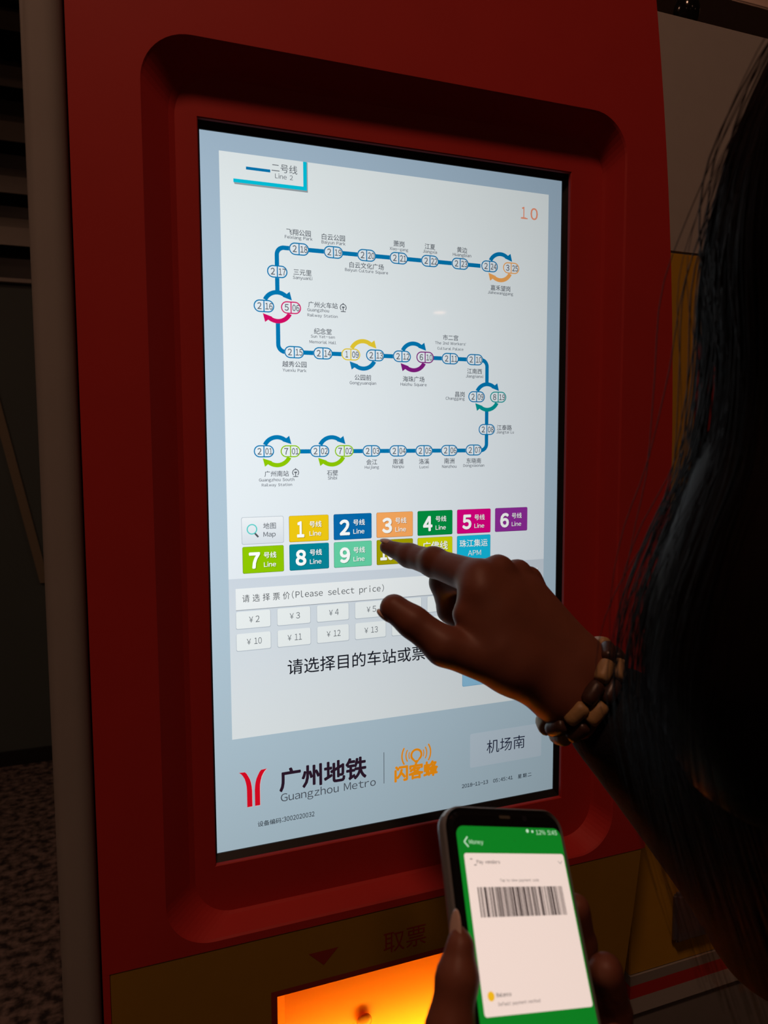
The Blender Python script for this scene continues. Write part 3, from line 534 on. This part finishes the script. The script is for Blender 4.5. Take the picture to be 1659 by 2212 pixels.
L_PALM = [[[-0.079, -0.362, 1.0619, 0.0106], [-0.1019, -0.386, 0.9982, 0.0187]], [[-0.0745, -0.3696, 1.0564, 0.0108], [-0.1019, -0.386, 0.9982, 0.0187]], [[-0.0737, -0.3788, 1.052, 0.0101], [-0.1019, -0.386, 0.9982, 0.0187]], [[-0.0763, -0.3861, 1.0435, 0.0088], [-0.1019, -0.386, 0.9982, 0.0187]], [[-0.1235, -0.3854, 1.0922, 0.011], [-0.1019, -0.386, 0.9982, 0.0187]], [[-0.1235, -0.3854, 1.0922, 0.011], [-0.079, -0.362, 1.0619, 0.0106]]]
L_WRIST = [-0.1019, -0.386, 0.9982, 0.0187]
HAIR_EDGE = [[0.0602, -0.4064, 1.5818], [0.0277, -0.3976, 1.5443], [0.0054, -0.3927, 1.5068], [-0.0107, -0.39, 1.4692], [-0.0179, -0.3898, 1.4423], [-0.0222, -0.3907, 1.4154], [-0.0234, -0.3935, 1.3795], [-0.0292, -0.3946, 1.3437], [-0.0403, -0.3929, 1.3168], [-0.0506, -0.3915, 1.29], [-0.0566, -0.3917, 1.2631], [-0.0575, -0.3938, 1.2362], [-0.0537, -0.3977, 1.2093], [-0.0435, -0.4056, 1.1644], [-0.0315, -0.4142, 1.1195]]
BRACELET = {"c": [0.0425, -0.219, 1.1903], "ax": [0.734, -0.1926, -0.6512], "u": [0.7202, 0.1351, 0.6804]}
# -- signed distance shapes, meshed with surface nets block by block
def cap(a, b, ra, rb, k): return ('c', np.array(a, float), np.array(b, float), ra, rb, k)
def ell(c, r, k, M=None): return ('e', np.array(c, float), np.array(r, float), np.eye(3) if M is None else np.array(M, float), k)
def seg(j0, j1, k): return cap(j0[:3], j1[:3], j0[3], j1[3], k)
def chain(js, k): return [seg(a, b, k) for a, b in zip(js, js[1:])]
def dist(pr, P):
    if pr[0] == 'c':
        a, b = pr[1], pr[2]; ba = b - a; t = np.clip(((P - a) @ ba) / max(ba @ ba, 1e-12), 0, 1)
        return np.linalg.norm(P - a - t[:, None] * ba, axis=1) - (pr[3] + (pr[4] - pr[3]) * t)
    q = (P - pr[1]) @ pr[3].T; r = pr[2]; k0 = np.linalg.norm(q / r, axis=1); k1 = np.linalg.norm(q / (r * r), axis=1)
    return k0 * (k0 - 1) / np.maximum(k1, 1e-9)
def field(prims, P):
    d = None
    for pr in prims:
        e = dist(pr, P); k = pr[-1]
        if d is None: d = e
        else:
            h = np.maximum(k - np.abs(d - e), 0) / k; d = np.minimum(d, e) - h * h * k * 0.25
    return d
def bounds(pr):
    if pr[0] == 'c': r = max(pr[3], pr[4]); return np.minimum(pr[1], pr[2]) - r, np.maximum(pr[1], pr[2]) + r
    r = max(pr[2]); return pr[1] - r, pr[1] + r
def surface(prims, h, name, m, parent=None, B=12):
    lo = np.min([bounds(p)[0] for p in prims], 0) - 3 * h; hi = np.max([bounds(p)[1] for p in prims], 0) + 3 * h
    nb = np.ceil((hi - lo) / (h * B)).astype(int)
    g = np.stack(np.meshgrid(*[np.arange(n) for n in nb], indexing='ij'), -1).reshape(-1, 3)
    ctr = lo + (g + 0.5) * h * B; half = 0.5 * math.sqrt(3) * h * (B + 1)
    D = np.stack([dist(p, ctr) for p in prims], 1); slack = np.array([p[-1] for p in prims])
    dm = D.min(1); act = np.where((dm < half + slack.max()) & (dm > -half - 0.01))[0]
    i1 = np.arange(B + 1); loc = np.stack(np.meshgrid(i1, i1, i1, indexing='ij'), -1).reshape(-1, 3)
    N = nb * B + 2; key = lambda ijk: (ijk[..., 0] * N[1] + ijk[..., 1]) * N[2] + ijk[..., 2]
    VK = []; VP = []; FK = []
    corners = np.array([(0, 0, 0), (1, 0, 0), (0, 1, 0), (1, 1, 0), (0, 0, 1), (1, 0, 1), (0, 1, 1), (1, 1, 1)])
    edges = [(0, 1), (2, 3), (4, 5), (6, 7), (0, 2), (1, 3), (4, 6), (5, 7), (0, 4), (1, 5), (2, 6), (3, 7)]
    for b in act:
        use = [prims[i] for i in np.where(D[b] < dm[b] + 2 * half + slack.max() * 1.5)[0]]
        base = g[b] * B; P = lo + (base + loc) * h
        d = field(use, P).reshape(B + 1, B + 1, B + 1); s = d < 0
        if s.all() or not s.any(): continue
        c8 = np.stack([d[c[0]:B + c[0], c[1]:B + c[1], c[2]:B + c[2]] for c in corners], -1); s8 = c8 < 0
        on = np.argwhere(s8.any(-1) & ~s8.all(-1)); 
        if len(on):
            dv = c8[on[:, 0], on[:, 1], on[:, 2]]; sm = np.zeros((len(on), 3)); cn = np.zeros(len(on))
            for a, e in edges:
                va, ve = dv[:, a], dv[:, e]; x = (va < 0) != (ve < 0); t = np.where(x, va / np.where(x, va - ve, 1), 0)
                sm += np.where(x[:, None], corners[a] + t[:, None] * (corners[e] - corners[a]), 0); cn += x
            VP.append(lo + (base + on + sm / cn[:, None]) * h); VK.append(key(base + on))
        for ax in range(3):
            sl0 = [slice(0, B)] * 3; sl1 = [slice(0, B)] * 3; sl1[ax] = slice(1, B + 1)
            a0, a1 = s[tuple(sl0)], s[tuple(sl1)]; xs = np.argwhere(a0 != a1)
            if not len(xs): continue
            u, v = (ax + 1) % 3, (ax + 2) % 3; eu = np.eye(3, dtype=int)[u]; ev = np.eye(3, dtype=int)[v]; c = base + xs
            qd = np.stack([key(c - eu - ev), key(c - ev), key(c), key(c - eu)], 1)
            fl_ = ~a0[xs[:, 0], xs[:, 1], xs[:, 2]]; qd[fl_] = qd[fl_][:, ::-1]; FK.append(qd)
    VK = np.concatenate(VK); VP = np.concatenate(VP); FK = np.concatenate(FK)
    o = np.argsort(VK); VKs = VK[o]; idx = np.searchsorted(VKs, FK); idx = np.clip(idx, 0, len(VKs) - 1); ok = (VKs[idx] == FK).all(1)
    F_i = o[idx[ok]]
    me = bpy.data.meshes.new(name); me.vertices.add(len(VP)); me.vertices.foreach_set('co', VP.astype(np.float32).ravel())
    me.loops.add(F_i.size); me.loops.foreach_set('vertex_index', F_i.astype(np.int32).ravel())
    me.polygons.add(len(F_i)); me.polygons.foreach_set('loop_start', np.arange(0, F_i.size, 4, dtype=np.int32)); me.polygons.foreach_set('loop_total', np.full(len(F_i), 4, dtype=np.int32))
    me.polygons.foreach_set('use_smooth', np.ones(len(F_i), dtype=bool)); me.materials.append(m); me.update(calc_edges=True); me.validate()
    return place(bpy.data.objects.new(name, me), parent)

H = np.array(HEAD); Fv = np.array(FACING); Lv = np.array([-Fv[1], Fv[0], 0.0]); Uv = np.array([0, 0, 1.0])
at = lambda c, f=0.0, l=0.0, u=0.0: c + Fv * f + Lv * l + Uv * u
NB = at(H, -0.035, 0, -0.195); PEL = at(NB, -0.03, 0, -0.42); PEL[2] = 0.84
AX = np.stack([Fv, Lv, Uv])
LSH, RSH = at(NB, 0.0, 0.150, -0.012), at(NB, 0.02, -0.150, -0.012)
REL = np.array(R_ELBOW); LW = np.array(L_WRIST[:3]); LEL = np.array([-0.005, -0.595, 0.985])
per = thing('person', 'person with long black hair in dark clothes, pointing at the screen and holding a phone', 'person', (float(PEL[0]), float(PEL[1]), 0.0))
trunk = [ell(at(NB, 0.0, 0, -0.15), (0.088, 0.135, 0.17), 0.03, AX), ell(at(PEL, 0.012, 0, 0.17), (0.078, 0.112, 0.14), 0.05, AX), ell(at(PEL, -0.005, 0, 0.02), (0.092, 0.142, 0.12), 0.06, AX),
         cap(LSH, RSH, 0.047, 0.047, 0.05), cap(at(NB, -0.005, 0, -0.02), at(NB, 0.022, 0, 0.10), 0.050, 0.046, 0.03)]
head = [ell(at(H, -0.010, 0, 0.012), (0.093, 0.073, 0.098), 0.02, AX), ell(at(H, 0.022, 0, -0.050), (0.064, 0.056, 0.066), 0.03, AX), ell(at(H, 0.055, 0, -0.094), (0.022, 0.024, 0.018), 0.02, AX),
        cap(at(H, 0.086, 0, -0.008), at(H, 0.104, 0, -0.040), 0.007, 0.010, 0.012), cap(at(H, 0.088, 0.012, -0.043), at(H, 0.088, -0.012, -0.043), 0.007, 0.007, 0.010),
        cap(at(H, 0.074, 0.035, 0.018), at(H, 0.080, -0.035, 0.018), 0.010, 0.010, 0.012), cap(at(H, 0.080, 0.016, -0.068), at(H, 0.080, -0.016, -0.068), 0.008, 0.008, 0.010),
        cap(at(H, 0.066, 0.036, -0.03), at(H, 0.066, 0.036, -0.03), 0.018, 0.018, 0.02), cap(at(H, 0.066, -0.036, -0.03), at(H, 0.066, -0.036, -0.03), 0.018, 0.018, 0.02),
        ell(at(H, -0.008, 0.074, -0.02), (0.017, 0.007, 0.029), 0.006, AX), ell(at(H, -0.008, -0.074, -0.02), (0.017, 0.007, 0.029), 0.006, AX)]
arms = [cap(RSH, REL, 0.045, 0.038, 0.03), cap(LSH, LEL, 0.045, 0.038, 0.03), cap(LEL, LW, 0.038, 0.024, 0.02)]
legs = []
KN, FT = {}, {}
for s in (1, -1):
    hp = at(PEL, 0, 0.082 * s, -0.03); kn = at(PEL, 0.02, 0.088 * s, 0); kn[2] = 0.45; an = at(PEL, -0.02, 0.092 * s, 0); an[2] = 0.075; toe = at(an, 0.15, 0.02 * s, 0); toe[2] = 0.035
    KN[s] = (hp, kn, an, toe)
    legs += [cap(hp, kn, 0.076, 0.051, 0.04), cap(kn, an, 0.050, 0.034, 0.02), cap(an, toe, 0.030, 0.022, 0.02)]
rh = [seg(a, b, 0.010) for a, b in R_ARM] + [seg(a, b, 0.012) for a, b in R_PALM] + [q_ for c in R_FINGERS for q_ in chain(c, 0.0042)] + [cap(k_[:3], k_[:3], k_[3], k_[3], 0.006) for k_ in KNUCKLES]
lh = [seg(a, b, 0.012) for a, b in L_PALM] + [q_ for c in L_FINGERS for q_ in chain(c, 0.0042)]
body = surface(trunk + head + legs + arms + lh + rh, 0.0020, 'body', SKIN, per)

# -- face details
for s in (1, -1):
    bm = bmesh.new(); bmesh.ops.create_uvsphere(bm, u_segments=16, v_segments=10, radius=0.0115, matrix=Matrix.Translation(at(H, 0.0745, 0.031 * s, -0.002))); bm_obj('eye', bm, mat('eye_white', (0.6, 0.58, 0.55), 0.2), per, smooth=True)
bm = bmesh.new(); bmesh.ops.create_uvsphere(bm, u_segments=16, v_segments=10, radius=1.0, matrix=Matrix.Translation(at(H, 0.0845, 0, -0.069)) @ Matrix(AX.T.tolist()).to_4x4() @ Matrix.Diagonal((0.006, 0.021, 0.006, 1))); bm_obj('lips', bm, mat('lips', (0.35, 0.10, 0.09), 0.45), per, smooth=True)
# -- fingernails: thin curved plates
def nail(tip, prev, face, wd, ln, name='fingernail'):
    t, p_ = np.array(tip[:3]), np.array(prev[:3]); ax_ = (t - p_) / np.linalg.norm(t - p_); f_ = np.array(face, float); f_ = f_ - ax_ * (f_ @ ax_); f_ /= np.linalg.norm(f_); sd = np.cross(ax_, f_)
    c = t + ax_ * tip[3] * 0.15 + f_ * (tip[3] * 0.78); M_ = Matrix([[sd[i], ax_[i], f_[i]] for i in range(3)]).to_4x4()
    bm = bmesh.new(); bmesh.ops.create_uvsphere(bm, u_segments=16, v_segments=8, radius=1.0, matrix=Matrix.Translation(c) @ M_ @ Matrix.Diagonal((wd, ln, tip[3] * 0.30, 1)))
    return bm_obj(name, bm, mat('nail', (0.55, 0.40, 0.34), 0.25), per, smooth=True)
cvx = np.array(VIEW['c'])
nail(R_FINGERS[0][3], R_FINGERS[0][2], (0.15, -0.5, 0.9), 0.0042, 0.0062)
nail(R_FINGERS[4][3], R_FINGERS[4][2], (-0.5, 0.2, -0.75), 0.0055, 0.0075)
nail(L_FINGERS[0][4], L_FINGERS[0][2], (-0.93, -0.30, 0.1), 0.0036, 0.0085)

# -- clothes: the same skeleton with more round it
jk = [ell(at(NB, 0.0, 0, -0.15), (0.099, 0.146, 0.185), 0.03, AX), ell(at(PEL, 0.012, 0, 0.17), (0.092, 0.126, 0.15), 0.05, AX), ell(at(PEL, -0.005, 0, 0.05), (0.104, 0.152, 0.10), 0.06, AX), cap(LSH, RSH, 0.057, 0.057, 0.05),
      cap(at(NB, -0.008, 0, -0.005), at(NB, 0.0, 0, 0.035), 0.058, 0.056, 0.02), cap(RSH, REL, 0.056, 0.050, 0.03), cap(LSH, LEL, 0.056, 0.050, 0.03), cap(LEL, at(LW, 0, 0, 0) * 0.8 + LEL * 0.2, 0.049, 0.036, 0.02)]
ra0, ra1 = (np.array(R_ARM[0][1][:3]) + np.array(R_ARM[1][1][:3])) / 2, REL
axr = (ra1 - ra0) / np.linalg.norm(ra1 - ra0); wu = np.array(BRACELET['u']); wu = wu / np.linalg.norm(wu)
cuff = ra0 + axr * -0.004
jk += [cap(cuff + wu * 0.011, REL, 0.0245, 0.050, 0.02), cap(cuff - wu * 0.011, REL, 0.0245, 0.050, 0.02)]
surface(jk, 0.005, 'jacket', CLOTH, per)
tr = [ell(at(PEL, -0.005, 0, 0.0), (0.101, 0.150, 0.10), 0.05, AX)]
for s in (1, -1): hp, kn, an, toe = KN[s]; tr += [cap(hp, kn, 0.086, 0.064, 0.02), cap(kn, an + Uv * 0.02, 0.063, 0.052, 0.02)]
surface(tr, 0.007, 'trousers', TROUSER, per)
for s in (1, -1):
    hp, kn, an, toe = KN[s]; sh_ = [cap(np.array([an[0], an[1], 0.044]), toe, 0.042, 0.034, 0.02), cap(an, an + Uv * 0.02, 0.045, 0.043, 0.02)]
    surface(sh_, 0.005, 'shoe', BLACK, per)

# -- hair: a full volume plus loose strands
E_ = [np.array(e) for e in HAIR_EDGE]
hv = [ell(at(H, -0.018, 0, 0.022), (0.106, 0.088, 0.110), 0.03, AX), cap(at(H, -0.075, 0.02, -0.02), at(NB, -0.10, 0.03, -0.20), 0.065, 0.055, 0.04), cap(at(H, -0.06, -0.04, -0.02), at(NB, -0.09, -0.06, -0.20), 0.06, 0.05, 0.04)]
def inner(e, dlat, dep): return e + np.array(VIEW['r']) * dlat + np.array(VIEW['f']) * dep
mid = [inner(E_[i], dl, 0.0) for i, dl in ((2, 0.062), (3, 0.050), (4, 0.046), (5, 0.044), (6, 0.045), (7, 0.046), (8, 0.046), (9, 0.045), (10, 0.044), (11, 0.050), (12, 0.062))]
rads = [0.040, 0.034, 0.032, 0.031, 0.034, 0.036, 0.037, 0.036, 0.033, 0.027, 0.014]
for (a, b), (r0, r1) in zip(zip(mid, mid[1:]), zip(rads, rads[1:])): hv.append(cap(a, b, r0, r1, 0.02))
for (a, b), (r0, r1) in zip(zip(mid, mid[1:]), zip(rads, rads[1:])): hv.append(cap(inner(a, 0.05, 0.0), inner(b, 0.055, 0.0), r0 + 0.012, r1 + 0.016, 0.02))
rnd = random.Random(5); SV = []; SF = []
def strand(pts, r0):
    n = len(pts); b0 = len(SV)
    for i, p_ in enumerate(pts):
        t = np.array(pts[min(i + 1, n - 1)]) - np.array(pts[max(i - 1, 0)]); t = t / (np.linalg.norm(t) + 1e-9); a_ = np.cross(t, (0.3, 0.9, 0.1)); a_ /= np.linalg.norm(a_); c_ = np.cross(t, a_)
        r = r0 * (1 - 0.75 * (i / (n - 1)) ** 2)
        for k in range(3): SV.append(p_ + r * (a_ * math.cos(2.094 * k) + c_ * math.sin(2.094 * k)))
    for i in range(n - 1):
        for k in range(3): j = (k + 1) % 3; SF.append((b0 + 3 * i + k, b0 + 3 * i + j, b0 + 3 * i + 3 + j, b0 + 3 * i + 3 + k))
def edge_at(t):
    i = min(int(t), len(E_) - 2); u = t - i; a, b = E_[max(i - 1, 0)], E_[i]; c, d_ = E_[i + 1], E_[min(i + 2, len(E_) - 1)]
    return 0.5 * (2 * b + (c - a) * u + (2 * a - 5 * b + 4 * c - d_) * u * u + (3 * b - a - 3 * c + d_) * u ** 3)
for k in range(760):
    off = abs(rnd.gauss(0, 0.032)) + 0.001; dep = rnd.uniform(-0.035, 0.035); t1 = rnd.uniform(9.2, 13.8); ph1, ph2 = rnd.uniform(0, 6.3), rnd.uniform(0, 6.3); am = rnd.uniform(0.0008, 0.004)
    wisp = rnd.uniform(0.004, 0.022) if k % 9 == 0 else 0.0; wc = rnd.uniform(2.0, 10.5)
    pts = []
    for i in range(34):
        t = t1 * i / 33; e = edge_at(t); s_ = i / 33
        pts.append(inner(e, off * (0.4 + 0.6 * s_) - wisp * math.exp(-((t - wc) / 2.6) ** 2) + am * math.sin(ph1 + 5 * s_) * s_, dep * (0.3 + 0.7 * s_) + am * math.cos(ph2 + 4 * s_)))
    strand(pts, rnd.uniform(0.00018, 0.00042))
hair = surface(hv, 0.005, 'hair', HAIR, per)
mesh_obj('loose_strands', SV, SF, HAIR, hair, smooth=True)

# ================================================================== bracelet of wooden tube beads
bc, ba_, bu = np.array(BRACELET['c']), np.array(BRACELET['ax']), np.array(BRACELET['u'])
ba_ = ba_ / np.linalg.norm(ba_); bu = bu - ba_ * (bu @ ba_); bu /= np.linalg.norm(bu); bw = np.cross(ba_, bu)
br = thing('bracelet', 'bracelet of light and dark brown wooden tube beads on the pointing wrist', 'bracelet', tuple(bc))
LB = mat('light_wood_bead', (0.38, 0.235, 0.10), 0.5, noise=0.3, scale=150, bump=0.3); DB = mat('dark_wood_bead', (0.05, 0.022, 0.014), 0.4, noise=0.3, scale=150, bump=0.2)
EA, EB, NBD = 0.0335, 0.0245, 11
def ring_pt(a, off, ea, eb): return bc + bu * (ea * math.cos(a)) + bw * (eb * math.sin(a)) + ba_ * off
def arc_tab(ea, eb):
    A = np.linspace(0, 2 * PI, 721); P = np.stack([ea * np.cos(A), eb * np.sin(A)], 1); s = np.concatenate([[0], np.cumsum(np.linalg.norm(np.diff(P, axis=0), axis=1))]); return A, s
A_, s_ = arc_tab(EA, EB)
for row in (0, 1):
    for k in range(NBD):
        sc = s_[-1] * ((k + 0.5 * row) / NBD); a0 = float(np.interp(sc % s_[-1], s_, A_)); ln = s_[-1] / NBD * 0.47
        a1 = float(np.interp((sc + 0.001) % s_[-1], s_, A_)); p0 = ring_pt(a0, (row - 0.5) * 0.0098, EA, EB); tg = ring_pt(a1, 0, EA, EB) - ring_pt(a0, 0, EA, EB); tg /= np.linalg.norm(tg); n1 = ba_; n2 = np.cross(tg, n1)
        V = []; Fc = []; prof = [(-1.0, 0.0), (-1.0, 0.55), (-0.86, 0.9), (-0.55, 1.0), (0.0, 1.04), (0.55, 1.0), (0.86, 0.9), (1.0, 0.55), (1.0, 0.0)]; nn = 14
        for u, r in prof:
            for q_ in range(nn): V.append(p0 + tg * (u * ln) + (n1 * math.cos(2 * PI * q_ / nn) + n2 * math.sin(2 * PI * q_ / nn)) * (max(r, 0.05) * 0.0052))
        for i in range(len(prof) - 1):
            for q_ in range(nn): j = (q_ + 1) % nn; Fc.append((i * nn + q_, i * nn + j, (i + 1) * nn + j, (i + 1) * nn + q_))
        o = mesh_obj('bead', V, Fc, (LB, DB)[(k + row) % 2], br, smooth=True); o['label'] = ('light', 'dark')[(k + row) % 2] + ' brown wooden bead'
V = []; Fc = []; nn = 6
for row in (-1, 1):
    b0 = len(V)
    for i in range(72):
        a = 2 * PI * i / 72; c = ring_pt(a, row * 0.0049, EA - 0.001, EB - 0.001); o_ = (bu * math.cos(a) + bw * math.sin(a))
        for q_ in range(nn): V.append(c + (o_ * math.cos(2 * PI * q_ / nn) + ba_ * math.sin(2 * PI * q_ / nn)) * 0.0011)
    for i in range(72):
        for q_ in range(nn): j = (q_ + 1) % nn; i2 = (i + 1) % 72; Fc.append((b0 + i * nn + q_, b0 + i * nn + j, b0 + i2 * nn + j, b0 + i2 * nn + q_))
mesh_obj('cord', V, Fc, BLACK, br)
